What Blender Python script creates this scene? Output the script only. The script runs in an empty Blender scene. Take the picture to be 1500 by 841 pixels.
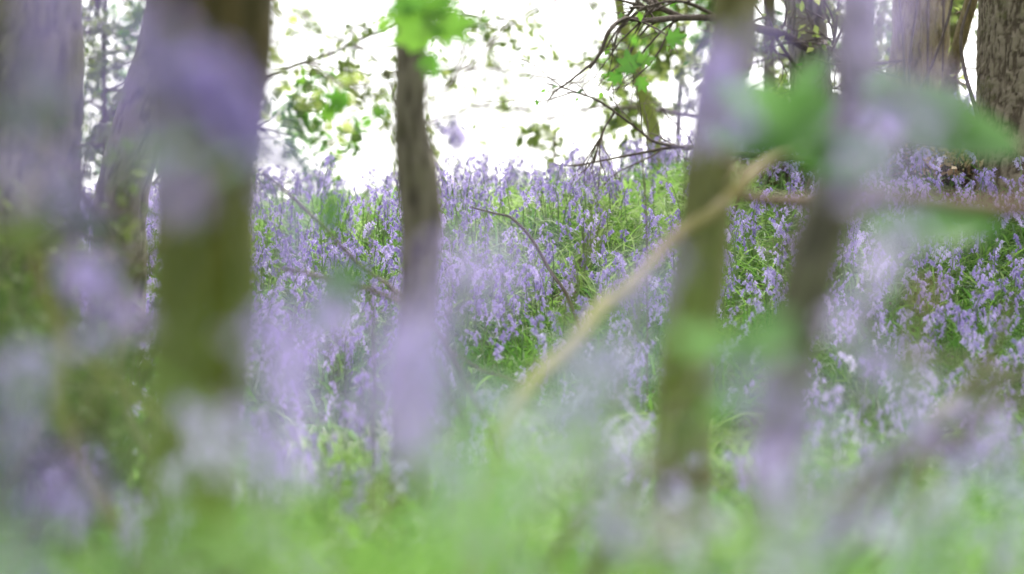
import bpy, math, random
import numpy as np
from mathutils import Vector

random.seed(7)
RNG = np.random.default_rng(7)
C = bpy.context.scene.collection
FPX, CX, CY, EYE_Y = 4167.0, 750.0, 420.5, 638.0
CZ = 0.32
PITCH = math.atan((EYE_Y - CY) / FPX)


# ------------------------------------------------------------------ basics
def noise3(p, seed=0):
    p = np.asarray(p, float)
    i = np.floor(p).astype(np.int64)
    f = p - i
    f = f * f * (3 - 2 * f)

    def h(a, b, c):
        n = (a * 374761393 + b * 668265263 + c * 2147483647 + seed * 974634777) & 0xffffffff
        n = ((n ^ (n >> 13)) * 1274126177) & 0xffffffff
        n = (n ^ (n >> 16)) & 0xffffffff
        return n / 4294967295.0
    r = 0
    for dx in (0, 1):
        for dy in (0, 1):
            for dz in (0, 1):
                w = (f[..., 0] if dx else 1 - f[..., 0]) * (f[..., 1] if dy else 1 - f[..., 1]) * (f[..., 2] if dz else 1 - f[..., 2])
                r = r + w * h(i[..., 0] + dx, i[..., 1] + dy, i[..., 2] + dz)
    return r


def fbm(p, seed=0, octaves=3):
    p = np.asarray(p, float)
    r, a, t = 0, 1.0, 0
    for o in range(octaves):
        r = r + a * noise3(p * 2 ** o, seed + o * 17)
        t += a
        a *= 0.5
    return r / t


def ground(x, y):
    x = np.asarray(x, float)
    y = np.asarray(y, float)
    z = np.interp(y, [-400, -4, 0, 3, 5, 7, 8.3, 10, 11, 12, 13, 16, 30, 80, 800],
                  [-2, -0.05, 0, 0.02, 0.07, 0.25, 0.53, 0.97, 1.15, 1.27, 1.29, 1.05, 0.2, -1.2, -3])
    t = np.clip((y - 6) / 6, 0, 1)
    z = z + (np.clip(x, -6, 6) * 0.09 + 0.05 * np.clip(x - .3, 0, 1.2)) * t * t * (3 - 2 * t) + 0.05 * t * (fbm(np.stack([x * 1.1, y * 1.1, x * 0], -1), 3) - 0.5) * 2
    return z + 0.03 * (noise3(np.stack([x * 2.3, y * 2.3, x * 0 + 4.5], -1), 5) - 0.5)


def gz(x, y):
    return float(ground(np.array([x]), np.array([y]))[0])


def P(px, py, d):
    """the place, d metres in front of the camera, seen at this spot of the photograph"""
    cx, cy = (px - CX) / FPX, -(py - CY) / FPX
    fy = math.cos(PITCH) - cy * math.sin(PITCH)
    fz = math.sin(PITCH) + cy * math.cos(PITCH)
    k = d / fy
    return np.array([cx * k, d, CZ + fz * k])


def project(x, y, z):
    z = z - CZ
    dep = y * math.cos(PITCH) + z * math.sin(PITCH)
    up = -y * math.sin(PITCH) + z * math.cos(PITCH)
    return CX + x / dep * FPX, CY - up / dep * FPX


class MB:
    def __init__(s):
        s.v, s.f, s.m, s.t, s.n = [], [], [], [], 0

    def add(s, v, f, mat=0, tint=0.5):
        """v (n,3); f (k,3) or (k,4)"""
        v = np.asarray(v, float).reshape(-1, 3)
        f = np.asarray(f, int)
        s.v.append(v)
        s.f.append(f + s.n)
        s.m.append(np.full(len(f), mat) if np.isscalar(mat) else np.asarray(mat))
        s.t.append(np.full(len(v), tint) if np.isscalar(tint) else np.asarray(tint, float))
        s.n += len(v)

    def arrays(s):
        tri = [(f if f.shape[1] == 3 else np.concatenate([f[:, :3], f[:, [0, 2, 3]]])) for f in s.f]
        m = [(m if f.shape[1] == 3 else np.concatenate([m, m])) for f, m in zip(s.f, s.m)]
        return np.concatenate(s.v), np.concatenate(tri), np.concatenate(m), np.concatenate(s.t)

    def mesh(s, name, mats, smooth=True, origin=(0, 0, 0)):
        v = np.concatenate(s.v) - np.asarray(origin)
        loops = np.concatenate([f.ravel() for f in s.f])
        sizes = np.concatenate([np.full(len(f), f.shape[1]) for f in s.f])
        me = bpy.data.meshes.new(name)
        me.vertices.add(len(v))
        me.vertices.foreach_set('co', v.astype(np.float32).ravel())
        me.loops.add(len(loops))
        me.loops.foreach_set('vertex_index', loops.astype(np.int32))
        me.polygons.add(len(sizes))
        st = np.concatenate([[0], np.cumsum(sizes)[:-1]])
        me.polygons.foreach_set('loop_start', st.astype(np.int32))
        me.polygons.foreach_set('loop_total', sizes.astype(np.int32))
        for m in mats:
            me.materials.append(m)
        me.polygons.foreach_set('material_index', np.concatenate(s.m).astype(np.int32))
        if smooth:
            me.polygons.foreach_set('use_smooth', np.ones(len(sizes), bool))
        a = me.attributes.new('tint', 'FLOAT', 'POINT')
        a.data.foreach_set('value', np.concatenate(s.t).astype(np.float32))
        me.update()
        me.validate()
        return me

    def build(s, name, mats, parent=None, origin=(0, 0, 0), smooth=True):
        o = bpy.data.objects.new(name, s.mesh(name, mats if isinstance(mats, list) else [mats], smooth, origin))
        C.objects.link(o)
        if parent is not None:
            o.parent = parent
        else:
            o.location = origin
        return o


def tag(o, label=None, cat=None, group=None, kind=None):
    for k, v in (('label', label), ('category', cat), ('group', group), ('kind', kind)):
        if v:
            o[k] = v
    return o


def empty(name, loc):
    o = bpy.data.objects.new(name, None)
    o.empty_display_size = 0.05
    o.location = loc
    C.objects.link(o)
    return o


def smooth_line(pts, n):
    pts = np.asarray(pts, float)
    if len(pts) == 2:
        t = np.linspace(0, 1, n)[:, None]
        return pts[0] * (1 - t) + pts[1] * t
    k = len(pts)
    ext = np.vstack([2 * pts[0] - pts[1], pts, 2 * pts[-1] - pts[-2]])
    u = np.linspace(0, k - 1, n)
    i = np.minimum(u.astype(int), k - 2)
    t = (u - i)[:, None]
    a, b, c, d = ext[i], ext[i + 1], ext[i + 2], ext[i + 3]
    return 0.5 * (2 * b + (c - a) * t + (2 * a - 5 * b + 4 * c - d) * t ** 2 + (3 * b - a - 3 * c + d) * t ** 3)


def tube(mb, pts, radii, sides=8, n=None, mat=0, tint=0.5, rough=0.0, bark=None, seed=0, cap=True):
    """tapered limb along a line; radii at evenly spread knots"""
    n = n or max(4, len(pts) * 5)
    p = smooth_line(pts, n)
    r = np.interp(np.linspace(0, 1, n), np.linspace(0, 1, len(radii)), radii)
    tan = np.gradient(p, axis=0)
    tan /= np.linalg.norm(tan, axis=1)[:, None] + 1e-12
    up = np.array([0, 0, 1.0]) if abs(tan[0][2]) < 0.8 else np.array([0, 1.0, 0])
    e1 = np.zeros_like(p)
    prev = up
    for i in range(n):
        q = prev - tan[i] * np.dot(prev, tan[i])
        q /= np.linalg.norm(q) + 1e-12
        e1[i] = q
        prev = q
    e2 = np.cross(tan, e1)
    a = np.linspace(0, 2 * np.pi, sides, endpoint=False)
    ring = e1[:, None] * np.cos(a)[None, :, None] + e2[:, None] * np.sin(a)[None, :, None]
    base = p[:, None] + ring * r[:, None, None]
    rr = np.broadcast_to(r[:, None], (n, sides)).copy()
    if rough:
        k = 0.6 / max(r.mean(), 0.004)
        rr *= 1 + rough * 2 * (fbm(base * k * [1, 1, .45], seed) - 0.5)
    if bark:
        amp, sc = bark
        q = base * np.array([sc, sc, sc * 0.28])
        q = q + (fbm(base * sc * 0.5, seed + 40, 2)[..., None] - 0.5) * 1.6
        crack = np.abs(noise3(q, seed + 9) * 2 - 1)
        crack2 = np.abs(noise3(base * np.array([sc * 1.5, sc * 1.5, sc * 0.4]), seed + 19) * 2 - 1)
        h = np.clip(crack * 2.6, 0, 1) * 0.7 + np.clip(crack2 * 3.0, 0, 1) * 0.3
        h = h + (fbm(base * sc * 3, seed + 60, 2) - 0.5) * 0.45
        rr += (h - 0.7) * amp
        tint = np.clip(h, 0, 1).ravel()
    v = (p[:, None] + ring * rr[..., None]).reshape(-1, 3)
    i = np.arange(n - 1)[:, None] * sides
    j = np.arange(sides)[None]
    j2 = (j + 1) % sides
    f = np.stack([i + j, i + j2, i + sides + j2, i + sides + j], -1).reshape(-1, 4)
    mb.add(v, f, mat, tint)
    if cap:
        c = p[-1]
        tv = np.vstack([v[-sides:], c])
        mb.add(tv, np.stack([np.arange(sides), (np.arange(sides) + 1) % sides, np.full(sides, sides)], -1), mat,
               0.5)
    return p


# ------------------------------------------------------------------ materials
def nodes(name):
    m = bpy.data.materials.new(name)
    m.use_nodes = True
    nt = m.node_tree
    nt.nodes.clear()
    out = nt.nodes.new('ShaderNodeOutputMaterial')
    return m, nt, out


def N(nt, t, **kw):
    n = nt.nodes.new(t)
    for k, v in kw.items():
        if k.startswith('i_'):
            n.inputs[k[2:].replace('_', ' ')].default_value = v
        else:
            setattr(n, k, v)
    return n


def ramp(nt, fac, stops):
    r = nt.nodes.new('ShaderNodeValToRGB')
    while len(r.color_ramp.elements) < len(stops):
        r.color_ramp.elements.new(0.5)
    for e, (p, c) in zip(r.color_ramp.elements, stops):
        e.position = p
        e.color = (*c, 1)
    nt.links.new(fac, r.inputs[0])
    return r.outputs[0]


def mixcol(nt, fac, a, b):
    m = nt.nodes.new('ShaderNodeMix')
    m.data_type = 'RGBA'
    for s, v in ((m.inputs[0], fac), (m.inputs[6], a), (m.inputs[7], b)):
        if hasattr(v, 'links') or isinstance(v, bpy.types.NodeSocket):
            nt.links.new(v, s)
        elif isinstance(v, (int, float)):
            s.default_value = v
        else:
            s.default_value = (*v, 1)
    return m.outputs[2]


def tint_random(nt, spread=0.6):
    at = N(nt, 'ShaderNodeAttribute', attribute_name='tint')
    oi = N(nt, 'ShaderNodeObjectInfo')
    a = N(nt, 'ShaderNodeMath', operation='SUBTRACT')
    nt.links.new(oi.outputs['Random'], a.inputs[0])
    a.inputs[1].default_value = 0.5
    b = N(nt, 'ShaderNodeMath', operation='MULTIPLY_ADD')
    nt.links.new(a.outputs[0], b.inputs[0])
    b.inputs[1].default_value = spread
    nt.links.new(at.outputs['Fac'], b.inputs[2])
    b.use_clamp = True
    return b.outputs[0]


def leafy(name, stops, trans=0.4, rough=0.45, spread=0.5, spec=0.5, boost=1.3, scale=60):
    m, nt, out = nodes(name)
    t = tint_random(nt, spread)
    tc = N(nt, 'ShaderNodeTexCoord')
    no = N(nt, 'ShaderNodeTexNoise', i_Scale=scale, i_Detail=3.0)
    nt.links.new(tc.outputs['Object'], no.inputs['Vector'])
    ad = N(nt, 'ShaderNodeMath', operation='MULTIPLY_ADD')
    nt.links.new(no.outputs['Fac'], ad.inputs[0])
    ad.inputs[1].default_value = 0.5
    sb = N(nt, 'ShaderNodeMath', operation='SUBTRACT')
    nt.links.new(t, sb.inputs[0])
    sb.inputs[1].default_value = 0.25
    nt.links.new(sb.outputs[0], ad.inputs[2])
    col = ramp(nt, ad.outputs[0], stops)
    pr = N(nt, 'ShaderNodeBsdfPrincipled', i_Roughness=rough)
    pr.inputs['Specular IOR Level'].default_value = spec
    nt.links.new(col, pr.inputs['Base Color'])
    g = N(nt, 'ShaderNodeVectorMath', operation='SCALE')
    nt.links.new(col, g.inputs[0])
    g.inputs['Scale'].default_value = boost
    tr = N(nt, 'ShaderNodeBsdfTranslucent')
    nt.links.new(g.outputs[0], tr.inputs['Color'])
    mx = N(nt, 'ShaderNodeMixShader')
    mx.inputs[0].default_value = trans
    nt.links.new(pr.outputs[0], mx.inputs[1])
    nt.links.new(tr.outputs[0], mx.inputs[2])
    nt.links.new(mx.outputs[0], out.inputs[0])
    return m


def bark_mat(name, dark, mid, light, moss=(0.07, 0.09, 0.015), moss_amt=0.4, moss_top=None, bump=0.5, scale=1.0):
    m, nt, out = nodes(name)
    tc = N(nt, 'ShaderNodeTexCoord')
    mp = N(nt, 'ShaderNodeMapping')
    mp.inputs['Scale'].default_value = (18 * scale, 18 * scale, 5 * scale)
    nt.links.new(tc.outputs['Object'], mp.inputs[0])
    n1 = N(nt, 'ShaderNodeTexNoise', i_Scale=1.6, i_Detail=7.0, i_Roughness=0.65)
    nt.links.new(mp.outputs[0], n1.inputs['Vector'])
    vo = N(nt, 'ShaderNodeTexVoronoi', feature='DISTANCE_TO_EDGE', i_Scale=2.2)
    ws = N(nt, 'ShaderNodeVectorMath', operation='MULTIPLY_ADD')
    nt.links.new(n1.outputs['Color'], ws.inputs[0])
    ws.inputs[1].default_value = (1.2, 1.2, 1.2)
    nt.links.new(mp.outputs[0], ws.inputs[2])
    nt.links.new(ws.outputs[0], vo.inputs['Vector'])
    n2 = N(nt, 'ShaderNodeTexNoise', i_Scale=90.0, i_Detail=5.0)
    nt.links.new(tc.outputs['Object'], n2.inputs['Vector'])
    at = N(nt, 'ShaderNodeAttribute', attribute_name='tint')
    h1 = N(nt, 'ShaderNodeMath', operation='MULTIPLY_ADD')
    nt.links.new(n1.outputs['Fac'], h1.inputs[0])
    h1.inputs[1].default_value = 0.9
    nt.links.new(at.outputs['Fac'], h1.inputs[2])
    h2 = N(nt, 'ShaderNodeMath', operation='MULTIPLY_ADD')
    nt.links.new(n2.outputs['Fac'], h2.inputs[0])
    h2.inputs[1].default_value = 0.4
    nt.links.new(h1.outputs[0], h2.inputs[2])
    col = ramp(nt, h2.outputs[0], [(0.45, dark), (0.95, mid), (1.0, mid), (1.0, light)])
    cr = col.node.color_ramp
    sc = N(nt, 'ShaderNodeMath', operation='MULTIPLY')
    nt.links.new(h2.outputs[0], sc.inputs[0])
    sc.inputs[1].default_value = 0.6
    nt.links.new(sc.outputs[0], col.node.inputs[0])
    cr.elements[0].position, cr.elements[1].position, cr.elements[2].position, cr.elements[3].position = 0.3, 0.55, 0.62, 0.85
    # moss and algae in patches of their own
    nm = N(nt, 'ShaderNodeTexNoise', i_Scale=5.0 * scale, i_Detail=5.0, i_Roughness=0.7)
    nt.links.new(tc.outputs['Object'], nm.inputs['Vector'])
    mr = N(nt, 'ShaderNodeMapRange')
    nt.links.new(nm.outputs['Fac'], mr.inputs[0])
    lo = 0.75 - 0.55 * moss_amt
    mr.inputs[1].default_value, mr.inputs[2].default_value = lo, lo + 0.2
    mf = mr.outputs[0]
    if moss_top is not None:
        sx = N(nt, 'ShaderNodeSeparateXYZ')
        nt.links.new(tc.outputs['Object'], sx.inputs[0])
        zr = N(nt, 'ShaderNodeMapRange')
        nt.links.new(sx.outputs[2], zr.inputs[0])
        zr.inputs[1].default_value, zr.inputs[2].default_value = moss_top[0], moss_top[1]
        zr.inputs[3].default_value, zr.inputs[4].default_value = 1.0, moss_top[2]
        ml = N(nt, 'ShaderNodeMath', operation='MULTIPLY')
        nt.links.new(mf, ml.inputs[0])
        nt.links.new(zr.outputs[0], ml.inputs[1])
        mf = ml.outputs[0]
    m2 = mixcol(nt, n2.outputs['Fac'], tuple(c * 0.7 for c in moss), tuple(c * 1.35 for c in moss))
    colf = mixcol(nt, mf, col, m2)
    pr = N(nt, 'ShaderNodeBsdfPrincipled', i_Roughness=0.85)
    pr.inputs['Specular IOR Level'].default_value = 0.25
    nt.links.new(colf, pr.inputs['Base Color'])
    bs = N(nt, 'ShaderNodeMath', operation='MULTIPLY_ADD')
    vc = N(nt, 'ShaderNodeMath', operation='MINIMUM')
    nt.links.new(vo.outputs['Distance'], vc.inputs[0])
    vc.inputs[1].default_value = 0.15
    nt.links.new(vc.outputs[0], bs.inputs[0])
    bs.inputs[1].default_value = 2.5
    nt.links.new(h2.outputs[0], bs.inputs[2])
    bp = N(nt, 'ShaderNodeBump', i_Strength=bump, i_Distance=0.008)
    nt.links.new(bs.outputs[0], bp.inputs['Height'])
    nt.links.new(bp.outputs[0], pr.inputs['Normal'])
    nt.links.new(pr.outputs[0], out.inputs[0])
    return m


M = {}
M['petal'] = leafy('bluebell_petal', [(0.0, (0.30, 0.235, 0.52)), (0.4, (0.47, 0.385, 0.685)), (0.7, (0.60, 0.52, 0.78)), (1.0, (0.78, 0.74, 0.88))],
                   trans=0.4, rough=0.6, spread=0.5, spec=0.3, boost=1.15, scale=40)
M['stem'] = leafy('bluebell_stem', [(0.0, (0.07, 0.13, 0.03)), (0.6, (0.14, 0.22, 0.06)), (1.0, (0.20, 0.22, 0.14))], trans=0.15, rough=0.5)
M['blade'] = leafy('bluebell_leaf', [(0.0, (0.03, 0.085, 0.016)), (0.5, (0.08, 0.175, 0.030)), (0.85, (0.14, 0.24, 0.048)), (1.0, (0.19, 0.27, 0.095))],
                   trans=0.5, rough=0.5, spec=0.28, boost=1.5, scale=14)
M['leaf'] = leafy('tree_leaf', [(0.0, (0.035, 0.10, 0.015)), (0.5, (0.07, 0.18, 0.018)), (1.0, (0.14, 0.27, 0.03))], trans=0.5, rough=0.4, boost=1.7, scale=25)
M['soft_leaf'] = leafy('soft_green_leaf', [(0.0, (0.05, 0.13, 0.02)), (0.5, (0.09, 0.20, 0.05)), (1.0, (0.17, 0.30, 0.12))], trans=0.35, rough=0.55, spec=0.25, boost=1.25, scale=25)
M['dark_leaf'] = leafy('dark_leaf', [(0.0, (0.03, 0.05, 0.015)), (0.5, (0.07, 0.10, 0.025)), (1.0, (0.13, 0.16, 0.05))], trans=0.35, rough=0.65, spec=0.15, scale=25)
M['young_leaf'] = leafy('young_leaf', [(0.0, (0.08, 0.12, 0.03)), (0.5, (0.19, 0.25, 0.06)), (1.0, (0.34, 0.36, 0.14))], trans=0.5, rough=0.5, boost=1.5, scale=3)
M['dry_leaf'] = leafy('dry_leaf', [(0.0, (0.20, 0.11, 0.05)), (0.5, (0.36, 0.23, 0.12)), (1.0, (0.50, 0.38, 0.24))], trans=0.25, rough=0.7)
M['bark_brown'] = bark_mat('fissured_brown_bark', (0.022, 0.016, 0.011), (0.095, 0.073, 0.05), (0.21, 0.175, 0.125), moss_amt=0.42, moss=(0.10, 0.11, 0.03), bump=0.8)
M['bark_moss'] = bark_mat('mossy_bark', (0.012, 0.008, 0.003), (0.036, 0.025, 0.008), (0.07, 0.048, 0.02), moss=(0.088, 0.108, 0.010), moss_amt=0.9, moss_top=(0.40, 0.72, 0.12))
M['bark_grey'] = bark_mat('grey_bark', (0.035, 0.03, 0.025), (0.095, 0.085, 0.07), (0.19, 0.17, 0.14), moss=(0.09, 0.11, 0.03), moss_amt=0.35, moss_top=(0.2, 0.9, 0.4))
M['bark_olive'] = bark_mat('olive_bark', (0.032, 0.025, 0.012), (0.085, 0.07, 0.035), (0.16, 0.135, 0.075), moss=(0.12, 0.13, 0.025), moss_amt=0.7, moss_top=(0.3, 1.0, 0.3))
M['bark_twig'] = bark_mat('twig_bark', (0.03, 0.022, 0.02), (0.085, 0.065, 0.055), (0.19, 0.15, 0.12), moss_amt=0.1, scale=2)
M['bark_pale'] = bark_mat('pale_dead_wood', (0.07, 0.052, 0.028), (0.18, 0.14, 0.08), (0.30, 0.24, 0.145), moss=(0.14, 0.125, 0.015), moss_amt=0.6, scale=1.5)
M['bark_log'] = bark_mat('reddish_dead_bark', (0.04, 0.023, 0.016), (0.115, 0.07, 0.047), (0.20, 0.135, 0.095), moss_amt=0.15, scale=1.5)
M['bark_ivy'] = bark_mat('moss_clad_bark', (0.05, 0.05, 0.015), (0.14, 0.14, 0.04), (0.26, 0.25, 0.10), moss=(0.20, 0.23, 0.05), moss_amt=0.8)
M['bark_dark'] = bark_mat('dark_smooth_bark', (0.028, 0.022, 0.015), (0.075, 0.063, 0.045), (0.15, 0.13, 0.095), moss=(0.08, 0.085, 0.02), moss_amt=0.4, moss_top=(0.3, 1.0, 0.4))
M['bark_dusk'] = bark_mat('dusky_grey_bark', (0.026, 0.022, 0.017), (0.075, 0.066, 0.05), (0.15, 0.135, 0.10), moss=(0.08, 0.09, 0.02), moss_amt=0.45, moss_top=(0.3, 1.0, 0.5))
M['bark_shag'] = bark_mat('shaggy_tan_bark', (0.05, 0.036, 0.016), (0.19, 0.145, 0.075), (0.33, 0.27, 0.15), moss=(0.16, 0.16, 0.05), moss_amt=0.4, bump=0.9, scale=1.2)


def soil_mat():
    m, nt, out = nodes('woodland_soil')
    tc = N(nt, 'ShaderNodeTexCoord')
    n1 = N(nt, 'ShaderNodeTexNoise', i_Scale=3.0, i_Detail=8.0, i_Roughness=0.7)
    nt.links.new(tc.outputs['Object'], n1.inputs['Vector'])
    n2 = N(nt, 'ShaderNodeTexNoise', i_Scale=60.0, i_Detail=6.0)
    nt.links.new(tc.outputs['Object'], n2.inputs['Vector'])
    a = ramp(nt, n2.outputs['Fac'], [(0.3, (0.035, 0.03, 0.015)), (0.55, (0.09, 0.07, 0.035)), (0.75, (0.16, 0.12, 0.07))])
    b = ramp(nt, n2.outputs['Fac'], [(0.3, (0.03, 0.06, 0.01)), (0.7, (0.09, 0.16, 0.025))])
    mr = N(nt, 'ShaderNodeMapRange')
    nt.links.new(n1.outputs['Fac'], mr.inputs[0])
    mr.inputs[1].default_value, mr.inputs[2].default_value = 0.38, 0.55
    pr = N(nt, 'ShaderNodeBsdfPrincipled', i_Roughness=0.95)
    nt.links.new(mixcol(nt, mr.outputs[0], a, b), pr.inputs['Base Color'])
    bp = N(nt, 'ShaderNodeBump', i_Strength=0.6, i_Distance=0.02)
    nt.links.new(n2.outputs['Fac'], bp.inputs['Height'])
    nt.links.new(bp.outputs[0], pr.inputs['Normal'])
    nt.links.new(pr.outputs[0], out.inputs[0])
    return m


M['soil'] = soil_mat()

# ------------------------------------------------------------------ ground
xs = np.unique(np.concatenate([np.linspace(-5, 5, 140), np.linspace(-400, 400, 41), np.linspace(-30, 30, 61)]))
ys = np.unique(np.concatenate([np.linspace(-3, 18, 240), np.linspace(-300, 700, 51), np.linspace(-20, 60, 61)]))
X, Y = np.meshgrid(xs, ys, indexing='ij')
gv = np.stack([X, Y, ground(X, Y)], -1).reshape(-1, 3)
ii = np.arange(len(xs) - 1)[:, None] * len(ys)
jj = np.arange(len(ys) - 1)[None]
gf = np.stack([ii + jj, ii + len(ys) + jj, ii + len(ys) + jj + 1, ii + jj + 1], -1).reshape(-1, 4)
g = MB()
g.add(gv, gf)
tag(g.build('ground', M['soil']), kind='structure')


# ------------------------------------------------------------------ bluebells
def bell(mb, top, axis, size, tint, sides=6):
    """one hanging flower: a narrow tube whose six tips curl back"""
    axis = axis / np.linalg.norm(axis)
    s = np.cross(axis, [0.3, 0.9, 0.2])
    s /= np.linalg.norm(s)
    t = np.cross(axis, s)
    L = 0.0165 * size
    prof = [(0.0, 0.0016), (0.22, 0.0040), (0.70, 0.0047)]
    a = np.linspace(0, 2 * np.pi, sides, endpoint=False) + random.random()
    rings = [top + axis * L * k + (s[None] * np.cos(a)[:, None] + t[None] * np.sin(a)[:, None]) * r * size for k, r in prof]
    am = a
    tips = top + axis * L * 0.95 + (s[None] * np.cos(am)[:, None] + t[None] * np.sin(am)[:, None]) * 0.0105 * size
    curl = top + axis * L * 0.74 + (s[None] * np.cos(am)[:, None] + t[None] * np.sin(am)[:, None]) * 0.0130 * size
    v = np.vstack(rings + [tips, curl])
    j = np.arange(sides)
    j2 = (j + 1) % sides
    f = [np.stack([k * sides + j, k * sides + j2, (k + 1) * sides + j2, (k + 1) * sides + j], -1) for k in range(2)]
    jm = (j - 1) % sides
    mb.add(v, np.concatenate(f), 0, np.clip(tint + RNG.normal(0, .06), 0, 1))
    # each tip: a small kite from the mouth out and back
    b0 = 2 * sides
    mid_l = (rings[2] + np.roll(rings[2], 1, 0)) / 2
    mid_r = (rings[2] + np.roll(rings[2], -1, 0)) / 2
    v2 = np.vstack([mid_l, mid_r, tips, curl])
    f2 = np.concatenate([np.stack([j, sides + j, 2 * sides + j], -1)])
    mb.add(v2, f2, 0, np.clip(tint + 0.12, 0, 1))
    mb.add(np.vstack([tips - (s[None] * -np.sin(am)[:, None] + t[None] * np.cos(am)[:, None]) * 0.0022 * size,
                      tips + (s[None] * -np.sin(am)[:, None] + t[None] * np.cos(am)[:, None]) * 0.0022 * size, curl]),
           np.stack([j, sides + j, 2 * sides + j], -1), 0, np.clip(tint + 0.18, 0, 1))


def strap_leaf(mb, base, ang, length, width, lift, tint, mat=0, seg=6):
    """a narrow arching blade with a keel"""
    u = np.linspace(0, 1, seg + 1)
    d = np.array([math.cos(ang), math.sin(ang), 0])
    sd = np.array([-math.sin(ang), math.cos(ang), 0])
    th = lift - u * lift * random.uniform(0.9, 1.9)
    st = np.stack([np.cos(th), np.sin(th)], -1) * length / seg
    c = np.vstack([[0, 0], np.cumsum(st[:-1], 0)])
    p = base + d * c[:, :1] + np.array([0, 0, 1.0]) * c[:, 1:]
    w = width * np.clip(np.minimum(0.45 + u * 2.2, (1.02 - u) * 2.4), 0, 1)[:, None]
    nrm = np.stack([-np.sin(th), np.cos(th)], -1)
    nv = d * nrm[:, :1] + np.array([0, 0, 1.0]) * nrm[:, 1:]
    tw = random.uniform(-0.5, 0.5)
    sdv = sd * math.cos(tw) + nv * math.sin(tw)
    v = np.vstack([p - sdv * w / 2 + nv * w * 0.16, p - nv * w * 0.1, p + sdv * w / 2 + nv * w * 0.16])
    k = seg + 1
    i = np.arange(seg)
    f = np.concatenate([np.stack([i, i + 1, k + i + 1, k + i], -1), np.stack([k + i, k + i + 1, 2 * k + i + 1, 2 * k + i], -1)])
    mb.add(v, f, mat, tint)


def bluebell_parts(h, nbells, spike, lean, nod, size=1.0, tint=0.5, nleaf=4, sides=6, leaf_len=0.24, one_sided=True):
    """(stem, flower_head, foliage) builders of one plant at the origin, nodding towards +x"""
    st, fl, fo = MB(), MB(), MB()
    pts = [np.array([0, 0, -0.01]), np.array([lean * 0.25, 0.004, h * 0.4]), np.array([lean * 0.6, -0.003, h * 0.72]),
           np.array([lean + nod * 0.25, 0, h * 0.93]), np.array([lean + nod, 0, h])]
    tube(st, pts, [0.0028, 0.0024, 0.0019, 0.0010], sides=5, n=11, tint=0.45)
    line = smooth_line(pts, 60)
    zmin = h - spike
    cand = [q for q in line if q[2] >= zmin]
    for k in range(nbells):
        u = k / max(nbells - 1, 1)
        q = cand[min(int(u * (len(cand) - 1)), len(cand) - 1)]
        side = random.gauss(0, 0.85 if one_sided else 2.5)
        out = np.array([math.cos(side), math.sin(side), 0])
        sz = size * (1.0 - 0.38 * u) * random.uniform(.9, 1.1)
        tip = q + out * 0.011 * size * random.uniform(.7, 1.3) + np.array([0, 0, 0.004 * (1 - u) - 0.001])
        tube(st, [q, (q + tip) / 2 + [0, 0, 0.002], tip], [0.0008, 0.0007], sides=3, n=3, tint=0.95, cap=False)
        ax = np.array([0, 0, -1.0]) + out * random.uniform(0.15, 0.65) * (1 + 0.5 * u)
        bell(fl, tip, ax, sz, np.clip(tint + random.uniform(-.15, .15) - 0.15 * u, 0, 1), sides)
    a0 = random.random() * 6.28
    for k in range(nleaf):
        strap_leaf(fo, np.array([0, 0, -0.005]), a0 + k * 6.28 / max(nleaf, 1) + random.uniform(-.5, .5), leaf_len * random.uniform(.75, 1.2),
                   random.uniform(.008, .014), random.uniform(1.05, 1.5), random.uniform(.2, .75), seg=7)
    return st, fl, fo


def variant(sides, seed, hmin, hmax, nleaf=4):
    random.seed(seed)
    h = hmin + (hmax - hmin) * ((seed * 0.618) % 1)
    return h, bluebell_parts(h, random.randint(7, 13), random.uniform(.035, .085), random.uniform(-.03, .04), random.uniform(.02, .05), random.uniform(1.1, 1.45),
                             random.uniform(.3, .7), nleaf, sides)


BELLS = []          # protos for single plants: (height, [mesh, mesh, mesh])
for k in range(10):
    h, parts = variant(6, 100 + k, 0.24, 0.36)
    BELLS.append((h, [p.mesh(n, [m]) for p, n, m in zip(parts, ('stem', 'flower_head', 'foliage'), (M['stem'], M['petal'], M['blade']))]))


def single_bluebell(x, y, rot, scale, label, group, k, z=None):
    o = empty('bluebell', (x, y, gz(x, y) if z is None else z))
    o.rotation_euler = (random.gauss(0, .07), random.gauss(0, .07), rot)
    o.scale = (scale,) * 3
    tag(o, label, 'bluebell', group)
    for me in BELLS[k][1]:
        c = bpy.data.objects.new(me.name.split('.')[0], me)
        C.objects.link(c)
        c.parent = o
    return o


GROUP = 'bluebells growing through the wood'


def placed_bluebell(px, py, d, label, nb=13, spike=0.13, tint=0.5, size=1.2, nod=0.03, rot=None):
    """a near plant whose flower spike stands where the photograph shows it"""
    p = P(px, py, d)
    base = np.array([p[0], p[1], gz(p[0], p[1])])
    h = p[2] - base[2] + spike * 0.42
    rot = random.choice([0.0, math.pi]) + random.uniform(-.7, .7) if rot is None else rot
    st, fl, fo = bluebell_parts(h, nb, spike, 0.01, nod, size, tint, 4, 6, min(0.3, h * 0.75), one_sided=False)
    off = nod * 0.55 + 0.01
    base[0] -= off * math.cos(rot)
    base[1] -= off * math.sin(rot)
    base[2] = gz(base[0], base[1])
    o = empty('bluebell', base)
    o.rotation_euler = (0, 0, rot)
    tag(o, label, 'bluebell', GROUP)
    st.build('stem', M['stem'], o)
    fl.build('flower_head', M['petal'], o)
    fo.build('foliage', M['blade'], o)
    return o


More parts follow.
